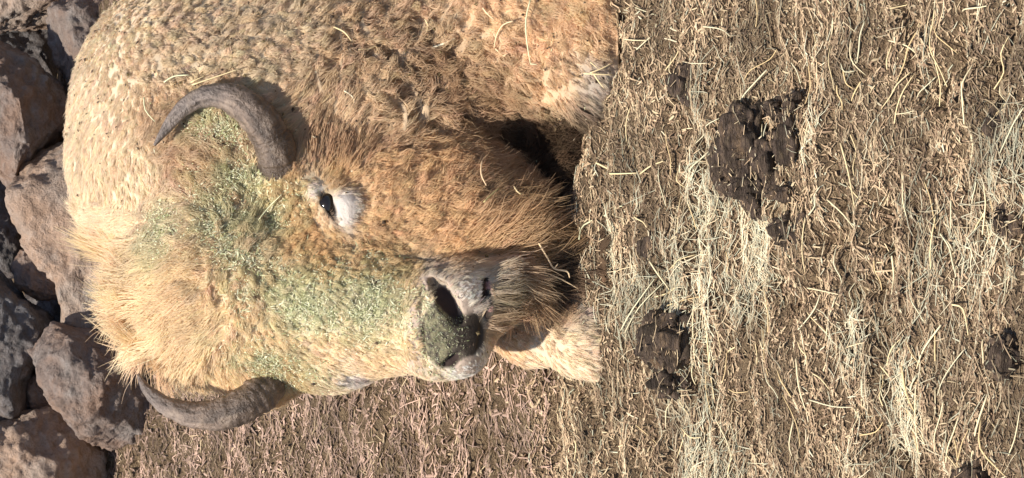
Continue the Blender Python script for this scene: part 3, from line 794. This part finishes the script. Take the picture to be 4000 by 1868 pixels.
def lashes():
    n, NP = 34, 5
    t = np.linspace(0, 1, n); X0 = np.interp(t, [0, .4, 1], [1252, 1268, 1312]); Y0 = np.interp(t, [0, .4, 1], [752, 795, 872])
    d0 = hit(X0, Y0); w = np.empty((n, NP, 3))
    for i in range(n):
        o = np.array([px(X0[i], Y0[i], d0[i])]); nn = grad(o)[0]; L = rng.uniform(.008, .014)
        dr = unit(nn * .8 + np.array([rng.normal() * .2, .75, 0]))
        for k in range(NP):
            u = k / (NP - 1); w[i, k] = q2w(o[0] + dr * L * u + np.array([0, -.3, 0]) * L * u * u)
    hc = bpy.data.hair_curves.new("eyelashes"); hc.add_curves([NP] * n)
    hc.attributes["position"].data.foreach_set("vector", w.astype(np.float32).ravel())
    hc.attributes.new("radius", 'FLOAT', 'POINT').data.foreach_set("value", np.tile(np.array([.0004, .0004, .0003, .0002, .0001], np.float32), n))
    cc = np.ones((n, 4), np.float32); cc[:, :3] = (.30, .22, .16)
    hc.attributes.new("tint", 'FLOAT_COLOR', 'CURVE').data.foreach_set("color", cc.ravel())
    hc.materials.append(M_FUR); o = bpy.data.objects.new("eyelashes", hc); COL.objects.link(o); set_parent(o, bison)
lashes()
eyeball(1312, 1486, .135, .014)

# ------------------------------------------------------------------ alfalfa crumbs on the face and coat
def crumbs():
    n0 = 150000
    cw = area * (Yc > -100) * (facing > -.2) * np.where((cen[:, 2] < .35) & (Yc > 400) & (Xc > 400), 6.0, 1.0)
    pk = rng.choice(len(TRI), n0, p=cw / cw.sum())
    a, b = np.sqrt(rng.random(n0)), rng.random(n0)
    p = A[pk] * (1 - a)[:, None] + B[pk] * (a * (1 - b))[:, None] + Cc[pk] * (a * b)[:, None]
    X, Y = XYof(p); nn = grad(p)
    dens = green_dust(X, Y) ** 1.5 * (p[:, 2] < .32) * (0.25 + 0.75 * np.clip(fbm(p * 34, 123, 2) + .4, 0, 1)) * 1.0
    dens = np.maximum(dens, 0.6 * blob(X, Y, 1720, 1300, 90, 140, 0, .4) * (p[:, 2] < .1))
    dens = np.maximum(dens * 1.0 + .4 * blob(X, Y, 850, 480, 120, 70, 30, .5) * (p[:, 2] < .4), 0.004 * (X > 200))
    dens *= (nn[:, 2] < 0.2) * (1 - blob(X, Y, 1300, 810, 90, 70, 0, .2))
    dens *= 1 - np.maximum(blob(X, Y, 1738, 1172, 88, 36, 55, .1), blob(X, Y, 1762, 1408, 40, 20, -35, .15))
    keep = rng.random(n0) < dens
    p, nn = p[keep], nn[keep]
    f = field(p); h = f[:, 2] * 1e-3 * np.clip(f[:, 3], .3, .6) * rng.uniform(.10, .62, len(p)) * (1 - bare(p))
    p = p + nn * (h + .0015)[:, None]
    n = len(p)
    t = unit(np.cross(nn, rng.normal(size=(n, 3)))); b = unit(np.cross(nn, t) + nn * rng.normal(size=(n, 1)) * .5)
    L = rng.uniform(.0009, .0024, n) * rng.choice([1, 1, 1, 1, 3.2], n); L *= 1 - .5 * bare(p); Wd = np.minimum(rng.uniform(.0005, .0012, n), L)
    up = nn * (L * rng.uniform(-.3, .5, n))[:, None]
    Vv = np.stack([p - t * L[:, None], p - b * Wd[:, None] + up * .4, p + t * L[:, None] + up, p + b * Wd[:, None] + up * .4], 1)
    pal = np.array([(.55, .58, .36), (.68, .68, .46), (.36, .39, .20), (.82, .77, .56), (.18, .19, .09), (.68, .71, .52)])
    c = pal[rng.choice(6, n, p=[.25, .22, .2, .13, .1, .1])] * rng.uniform(.75, 1.2, (n, 1))
    c = c * (1 - .45 * bare(p))[:, None]
    o = mesh_obj("alfalfa_crumbs", q2w(Vv.reshape(-1, 3)), np.arange(n * 4).reshape(n, 4), M_CRUMB, None, False, np.repeat(c, 4, 0))
    tag(o, "pale green alfalfa crumbs dusted over the animal's face", "alfalfa", kind="stuff")
    print("crumbs", n)
crumbs()
def specks():
    n = 900
    cw = area * (Yc > -80) * (facing > -.1) * np.where(Yc < 560, 1.0, .12)
    pk = rng.choice(len(TRI), n, p=cw / cw.sum())
    a, b = np.sqrt(rng.random(n)), rng.random(n)
    p = A[pk] * (1 - a)[:, None] + B[pk] * (a * (1 - b))[:, None] + Cc[pk] * (a * b)[:, None]
    nn = grad(p); f = field(p)
    p = p + nn * (f[:, 2] * 1e-3 * .22 + wool(p) + .002)[:, None]
    t = unit(np.cross(nn, rng.normal(size=(n, 3)))); b = np.cross(nn, t)
    L = rng.uniform(.0012, .0034, n) * rng.choice([1, 1, 1, 1.7], n); Wd = L * rng.uniform(.35, .9, n); H = Wd * .8
    Vv = np.stack([p - t * L[:, None], p - b * Wd[:, None], p + t * L[:, None], p + b * Wd[:, None], p + nn * H[:, None]], 1)
    F = (np.arange(n) * 5)[:, None, None] + np.array([(0, 1, 4), (1, 2, 4), (2, 3, 4), (3, 0, 4)])[None]
    c = np.array([(.06, .04, .028), (.11, .075, .05), (.16, .12, .06)])[rng.integers(0, 3, n)]
    o = mesh_obj("dirt_specks", q2w(Vv.reshape(-1, 3)), F.reshape(-1, 3), M_CRUMB, None, False, np.repeat(c, 5, 0))
    tag(o, "dark crumbs of dirt caught in the tan shoulder wool", "dirt", kind="stuff")
specks()

# ------------------------------------------------------------------ hay litter on the ground
PAL = np.array([(.66, .53, .34), (.74, .65, .46), (.55, .42, .27), (.62, .61, .46), (.50, .50, .37), (.46, .33, .21), (.27, .18, .115), (.58, .43, .28)])
def patch(p, sc, seed): return fbm(np.stack([p[:, 0] * sc, p[:, 1] * sc * 1.6, np.zeros(len(p))], -1), seed, 3)
def strands(name, n, xy, z_up, Lr, Wr, probs, label, tone=1.0, bend=.25, tilt=.18, segs=3, seed=0, xbias=1.5, zc=None):
    r = np.random.default_rng(seed)
    x, y = xy[:, 0], xy[:, 1]
    a = np.arctan2(r.normal(size=n), r.normal(size=n) * xbias)
    L = Lr[0] + (Lr[1] - Lr[0]) * r.random(n) ** 2.2 * 1.5; wd = Wr[0] + (Wr[1] - Wr[0]) * r.random(n) ** 1.8
    dirv = np.stack([np.cos(a), np.sin(a), r.normal(size=n) * tilt], -1); sd = np.stack([-np.sin(a), np.cos(a), np.zeros(n)], -1)
    bd = r.normal(size=n) * bend
    ss = np.linspace(-.5, .5, segs + 1); gc = ground_h(x, y)
    cx = []
    for s in ss:
        p = np.stack([x, y, np.zeros(n)], -1) + dirv * (L * s)[:, None] + sd * (L * bd * (s * s - .08))[:, None]
        p[:, 2] = p[:, 2] * .6 + ground_h(p[:, 0], p[:, 1]) * .35 + gc * .65 + z_up + .002
        if zc is not None: p[:, 2] = dirv[:, 2] * L * s * .6 + zc + z_up
        cx.append(p)
    tri = [(0, 1.0), (1, .0), (0, -1.0)]                    # triangular section: left edge, crest, right edge
    V = np.empty((n, segs + 1, 3, 3))
    for k, p in enumerate(cx):
        tw = wd * (1.0 if 0 < k < segs else .7)
        V[:, k, 0] = p + sd * tw[:, None]; V[:, k, 2] = p - sd * tw[:, None]
        V[:, k, 1] = p; V[:, k, 1, 2] += tw * .7
    base = (np.arange(n) * (segs + 1) * 3)[:, None, None]
    fc = []
    for k in range(segs):
        for e in ((0, 1), (1, 2)):
            fc.append((k * 3 + e[0], k * 3 + e[1], (k + 1) * 3 + e[1], (k + 1) * 3 + e[0]))
    F = (base + np.array(fc)[None]).reshape(-1, 4)
    pal = PAL.copy()
    if name in ('far_litter', 'far_crumbs'): pal[7] = (.60, .42, .335); pal[5] = (.42, .29, .23)
    c = pal[r.choice(len(PAL), n, p=np.array(probs) / sum(probs))] * r.uniform(.7, 1.15, (n, 1)) * tone
    c = c * np.clip(.86 + .42 * patch(xy, 8.0, 300), .45, 1.12)[:, None]            # damp and dirty patches
    o = mesh_obj(name, V.reshape(-1, 3), F, M_STRAW, None, True, np.repeat(c, (segs + 1) * 3, 0))
    tag(o, label, "hay", kind="stuff")
    return o
def scatter(n, x0, x1, y0, y1, dens, seed):
    r = np.random.default_rng(seed); out = []
    got = 0
    while got < n:
        p = np.stack([r.uniform(x0, x1, n * 2), r.uniform(y0, y1, n * 2)], -1)
        p = p[r.random(len(p)) < dens(p)]; out.append(p); got += len(p)
    return np.concatenate(out)[:n]
near = lambda p: np.clip(.65 + .7 * patch(p, 5.5, 200), .30, 1)
clot = lambda p: np.clip(.05 + 1.6 * patch(p, 7.0, 205), .02, 1)
def green(p):
    g = .25 + 1.3 * patch(p, 4.0, 210)
    return np.clip(g - 1.2 * np.clip(np.hypot((p[:, 0] + .18) / .33, (p[:, 1] + .58) / .36) - .8, 0, 1), 0.01, 1)
pn = scatter(70000, -.62, .62, -1.3, .25, near, 1)
strands("hay_chaff", len(pn), pn, .0005, (.003, .017), (.0003, .0016), [4, 1, 5, 1, 1, 8, 8, 6], "short broken chaff covering the trampled ground around the animal", .95, .18, .4, 2, 5, 3.0)
pk_ = scatter(70000, -.62, .62, -1.3, .25, lambda p: np.ones(len(p)), 31)
strands("soil_crumbs", len(pk_), pk_, -.0005, (.002, .009), (.0006, .0026), [1, 0, 2, 0, 0, 6, 14, 3], "brown crumbs of dung and earth mixed into the chaff", .8, .1, .7, 2, 15, 1.6)
pm = scatter(3600, -.65, .65, -1.3, .25, clot, 2)
strands("straw_litter", len(pm), pm, .001, (.012, .070), (.0003, .0009), [4, 4, 4, 1, 1, 3, 1, 2], "thin pale straws matted into the ground before the animal", .95, .14, .10, 4, 6, 3.6)
pg = scatter(6000, -.65, .65, -1.3, .2, green, 3)
strands("green_hay", len(pg), pg, .003, (.02, .065), (.00035, .0008), [2, 5, 1, 5, 4, 0, 0, 0], "loose heap of grey green hay on the ground below the pale foreleg", 1.0, .16, .14, 4, 7, 2.4)
pf = scatter(52000, -1.0, .9, .2, 3.1, near, 4)
strands("far_litter", len(pf), pf, .001, (.006, .045), (.0005, .0014), [1, 0, 1, 0, 0, 5, 5, 14], "reddish brown straw between the animal and the boulders", .95, .2, .3, 3, 8, 3.0)
pq_ = scatter(32000, -.75, .1, .2, 3.0, lambda p: np.ones(len(p)), 33)
strands("far_crumbs", len(pq_), pq_, 0, (.004, .016), (.001, .0035), [0, 0, 2, 0, 0, 7, 10, 6], "reddish crumbs of dry dung between the muzzle and the boulders", .85, .1, .6, 2, 17, 1.8)
ps = scatter(5000, -2.6, 2.6, -2.4, 3.2, lambda p: ((np.abs(p[:, 0]) > .62) | (p[:, 1] < -1.3)) * 1.0, 14)
strands("side_litter", len(ps), ps, .001, (.02, .07), (.0008, .0018), [3, 3, 3, 1, 1, 2, 1, 2], "straw scattered over the ground at either side", .9, .35, .2, 3, 9, 1.6)

# ------------------------------------------------------------------ dung pats and clods
def lump(cx, cy, rx, ry, rz, rot, seed, lobes=3.0, am=.22):
    v, f = ICO5L
    q = v * [rx, ry, rz * 1.4] * 26
    n = fbm(v * [1.5, 2.2, 1.5] + seed * 3.7, seed, 3, .55)
    fold = np.abs(vnoise(v * [0.7, lobes * 1.6, 1.2] + seed, seed + 3))
    p = v * (1 + .24 * n)[:, None]
    p = np.sign(p) * np.abs(p) ** .9
    p *= [rx, ry, rz]
    p[:, 2] *= 1 + 1.1 * (fold - .35)
    p += unit(v) * (.009 * fbm(q, seed + 5, 4, .6) - .008 * np.clip(.18 - np.abs(vnoise(q * 1.3, seed + 8)), 0, 1) / .18)[:, None]
    c, s_ = math.cos(rot), math.sin(rot)
    p = np.stack([p[:, 0] * c - p[:, 1] * s_, p[:, 0] * s_ + p[:, 1] * c, p[:, 2]], -1)
    return p + [cx, cy, 0], f
ICO5L = ico(5)
def dung(spec, label, group=None, name="dung_pat", mat=None):
    """spec: lobes as (X, Y, half width along x px, half depth along y m, height m, turn)"""
    g = [on_ground(a[0], a[1]) for a in spec]
    c = np.mean(g, 0); root = empty(name, (c[0], c[1], float(ground_h(c[0:1], c[1:2])[0])))
    for i, (a, w) in enumerate(zip(spec, g)):
        sc = np.linalg.norm(w - C0) / FOC
        p, f = lump(w[0], w[1], a[2] * sc * .80, a[3] * .88, a[4] * 1.3, a[5], int(a[0] + a[1] + i))
        p[:, 2] += float(ground_h(w[0:1], w[1:2])[0]) + a[4] * .05
        DTOP.append(p[(p[:, 2] > np.percentile(p[:, 2], 55))]); set_parent(mesh_obj("lobe", p, f, mat or M_DUNG), root)
    tag(root, label, "dung", group)
    return root
for spec_, lab_ in DUNG: dung(spec_, lab_)
dt = np.concatenate([t_[rng.choice(len(t_), min(len(t_), 70), replace=False)] for t_ in DTOP])
strands("dung_litter", len(dt), dt[:, :2], .001, (.004, .030), (.0003, .0012), [4, 3, 5, 1, 1, 5, 3, 3], "bits of straw stuck to the dung pats", .9, .15, .25, 2, 25, 2.2, dt[:, 2])

# ------------------------------------------------------------------ single straws
def stalk(pts, r, tone, label, group, name="straw_stalk", branches=()):
    root_p = np.asarray(pts[0])
    def colf(t, a):
        return np.tile(np.array(tone), (len(t), 1))
    o = sweep(name, pts, [r] * (len(pts) - 1) + [r * .6], M_STRAW, None, 5, 3, colf, 0.1, 4)
    if branches:
        for b in branches: set_parent(sweep("side_stem", b, [r * .8] * (len(b) - 1) + [r * .4], M_STRAW, None, 5, 3, colf, 0.1, 5), o)
    return tag(o, label, "straw", group)
def on_any(P2, lift):
    """points of the place under photo points: on the animal's coat, else on the ground"""
    out = []
    dd = hit([p[0] for p in P2], [p[1] for p in P2], 0.004)
    for (X_, Y_), d in zip(P2, dd):
        g = on_ground(X_, Y_); dg = (g - C0) @ AX - D0
        if d < dg - .01:
            q = px(X_, Y_, d); f = field(q[None])[0]
            q = px(X_, Y_, d - f[2] * 1e-3 * .40 - lift); out.append(q2w(q))
        else:
            g[2] = float(ground_h(g[0:1], g[1:2])[0]) + .005 + lift; out.append(g)
    return np.array(out)
STRAW = (.78, .64, .38); PALEG = (.70, .70, .46); WOOD = (.80, .60, .38)
ON = [
 ([(2072, 0), (2055, 75), (2058, 160), (2072, 250)], .0014, PALEG, "long green stalk hanging down the folded foreleg with a hooked end", [[(2072, 250), (2098, 252)]]),
 ([(1958, 530), (1908, 528), (1912, 565), (1885, 625), (1880, 680), (1900, 725)], .0016, WOOD, "pale crooked twig with knots on the fur beside the dark chest", [[(1912, 560), (1940, 556)], [(1958, 530), (1968, 545)], [(1885, 668), (1908, 648)]]),
 ([(2008, 728), (2030, 756), (2080, 760), (2140, 748)], .0014, STRAW, "bent straw lying across the cheek fringe", []),
 ([(2280, 287), (2330, 290), (2392, 293)], .0016, STRAW, "forked straw stuck to the knee of the orange foreleg", [[(2305, 285), (2350, 268), (2392, 246)], [(2320, 290), (2340, 320), (2360, 345)], [(2306, 243), (2335, 268)]]),
 ([(2362, 636), (2392, 668), (2440, 680), (2500, 676)], .0016, STRAW, "curved straw poking out of the dark chest fur onto the ground", []),
 ([(2262, 935), (2310, 880), (2370, 835), (2430, 812), (2475, 805)], .0014, PALEG, "long green straw arching from the beard to the ground", []),
 ([(750, 332), (830, 305), (940, 268)], .0014, STRAW, "straight straw on the neck just above the dark horn", [[(745, 322), (800, 296)]]),
 ([(640, 322), (680, 298), (738, 293)], .0015, PALEG, "short pale bent straw on the neck fur beside the horn's outer curve", []),
 ([(562, 380), (568, 430), (605, 475)], .0012, PALEG, "thin green straw on the neck by the horn tip", []),
 ([(1685, 188), (1730, 172), (1778, 150)], .0020, (.82, .76, .58), "thick pale straw on the tan shoulder wool", []),
 ([(1303, 105), (1345, 125), (1372, 160)], .0016, STRAW, "curved straw on the shoulder wool far from the horn", []),
 ([(1660, 75), (1672, 105), (1655, 150)], .0012, STRAW, "thin straw upright on the shoulder wool", []),
 ([(1400, 195), (1440, 192), (1468, 180), (1475, 200)], .0012, STRAW, "small hooked straw on the tan shoulder", []),
 ([(1345, 355), (1375, 375), (1385, 400)], .0014, (.80, .74, .55), "short pale straw in the mane above the ear", []),
 ([(1885, 30), (1905, 55), (1930, 78)], .0014, WOOD, "small twig at the edge of the orange foreleg fur", [[(1895, 50), (1915, 52)]]),
 ([(2005, 82), (1965, 98), (1940, 140), (1930, 190)], .0014, WOOD, "arched twig between shoulder wool and orange foreleg", []),
 ([(1935, 190), (1970, 220), (1975, 195)], .0014, WOOD, "small forked twig below the arched twig", []),
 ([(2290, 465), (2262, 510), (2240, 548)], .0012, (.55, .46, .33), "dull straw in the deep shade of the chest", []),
 ([(2105, 950), (2140, 1010), (2165, 1050), (2215, 1060), (2225, 1085)], .0016, WOOD, "reddish branching twig caught in the dark beard", [[(2150, 1075), (2200, 1095), (2262, 1130)], [(2165, 1050), (2180, 1030)]]),
 ([(2080, 1252), (2120, 1275), (2170, 1305)], .0014, WOOD, "short twig on the tan foreleg under the chin", [[(2100, 1235), (2130, 1255)]]),
 ([(1010, 860), (1050, 810), (1100, 760)], .0012, PALEG, "straight greenish straw on the ochre brow before the eye", []),
 ([(1890, 790), (1920, 760), (1950, 735)], .0012, (.70, .62, .30), "yellow straw tucked in the cheek fur", []),
 ([(1555, 380), (1580, 400), (1600, 430)], .0012, WOOD, "short brown straw on the mane", []),
 ([(1715, 420), (1735, 435), (1755, 445)], .0014, STRAW, "pale straw chip on the darker mane wool", []),
 ([(1880, 400), (1898, 375), (1915, 358)], .0013, PALEG, "greenish straw chip in the dark mane", []),
]
for pts, r, tone, lab, br in ON:
    stalk(on_any(pts, .003), r, tone, lab, None, branches=[on_any(b, .003) for b in br])
# the straws that show singly on the ground
GR = [
 [(2440, 1290), (2500, 1210), (2570, 1090)], [(2450, 1300), (2520, 1200), (2590, 1100)], [(2590, 1200), (2660, 1175), (2740, 1155)], [(2700, 1160), (2720, 1260), (2725, 1390)],
 [(2740, 1080), (2755, 1250), (2760, 1420), (2780, 1560)], [(2690, 1670), (2755, 1708)], [(2500, 1660), (2560, 1730), (2585, 1750)], [(2570, 1010), (2590, 1070), (2605, 1130)],
 [(2520, 680), (2560, 650), (2605, 630)], [(2450, 20), (2500, 40), (2570, 60)], [(2470, 155), (2545, 160)], [(2460, 115), (2465, 190)], [(3185, 420), (3188, 640)], [(3320, 560), (3350, 680), (3390, 810)],
 [(3250, 780), (3360, 920)], [(3500, 160), (3560, 180), (3620, 230)], [(3310, 250), (3350, 275)], [(3300, 1170), (3255, 1330)], [(3430, 1430), (3500, 1520)], [(3640, 1500), (3620, 1810)], [(3580, 1430), (3610, 1620)],
 [(3700, 1270), (3640, 1360), (3610, 1440)], [(3740, 1190), (3790, 1310)], [(3880, 1640), (3900, 1750), (3960, 1860)], [(3890, 1540), (3850, 1820)], [(3470, 1160), (3468, 1300)], [(3400, 1480), (3395, 1550)],
 [(3160, 1400), (3200, 1600)], [(3200, 1560), (3360, 1590)], [(3120, 1640), (3125, 1780)], [(3360, 1700), (3440, 1650)], [(3480, 1000), (3465, 1080), (3490, 1150)], [(3070, 1110), (3200, 1130), (3310, 1150)], [(2945, 1260), (2955, 1500)],
 [(2990, 1330), (3020, 1340)], [(2850, 1520), (2930, 1530)], [(2700, 1690), (2660, 1790)], [(2260, 1720), (2250, 1800)], [(2560, 1160), (2600, 1130), (2690, 1000)], [(3440, 970), (3460, 945)],
]
rs = np.random.default_rng(77)
TN = [STRAW, (.80, .70, .46), (.70, .66, .46), (.72, .55, .30)]
TW = ["golden", "pale cream", "grey green", "tan brown"]
SPOT = [(0, "beside the large layered dung pat"), (2, "beside the crumbly dung mound"), (3, "by the small dung lump near the beard"), (5, "by the flat grey dung pieces"), (6, "by the half buried dung piece"), (7, "by the bluish dung lump"), (8, "by the round brown dung lump")]
SPOT = [(np.mean([on_ground(a[0], a[1]) for a in DUNG[i][0]], 0), t) for i, t in SPOT]
def ground_straw(P, r):
    k = int(rs.integers(4)); c = P.mean(0); L = np.linalg.norm(P[-1] - P[0]); arc = np.linalg.norm(np.diff(P, axis=0), axis=1).sum()
    dd = [np.linalg.norm((c - q)[:2]) for q, _ in SPOT]; i = int(np.argmin(dd))
    where = SPOT[i][1] if dd[i] < .13 else ("on the grey green hay heap" if math.hypot((c[0] + .18) / .3, (c[1] + .58) / .32) < 1 else "on the matted brown chaff")
    size = "long" if L > .065 else ("short" if L < .04 else "medium"); form = "bent" if arc > L * 1.025 else "straight"
    stalk(P, r, TN[k], f"{size} {form} {TW[k]} straw lying {where}", "single straws on the ground")
for g in GR:
    P = np.array([on_ground(*p) for p in g]); 
    if len(P) == 2: P = np.array([P[0], P.mean(0) + rs.normal(size=3) * [.004, .004, 0], P[1]])
    zz = ground_h(P[:, 0], P[:, 1]); P[:, 2] = zz * .5 + zz.max() * .5 + .006
    ground_straw(P, rs.uniform(.0008, .0014))
for i in range(130):
    X_, Y_ = rs.uniform(2480, 4000), rs.uniform(0, 1868)
    c = on_ground(X_, Y_); L = rs.uniform(.03, .085); a = math.atan2(rs.normal(), rs.normal() * 2.6); b = rs.normal() * .10
    P = np.array([c + L * s_ * np.array([math.cos(a), math.sin(a), 0]) + L * b * (s_ * s_) * np.array([-math.sin(a), math.cos(a), 0]) for s_ in (-.5, -.17, .17, .5)])
    zz = ground_h(P[:, 0], P[:, 1]); P[:, 2] = zz * .5 + zz.max() * .5 + .005
    ground_straw(P, rs.uniform(.0006, .0012))
print("litter", round(time.time() - T0, 1))
print("TOTAL", round(time.time() - T0, 1))
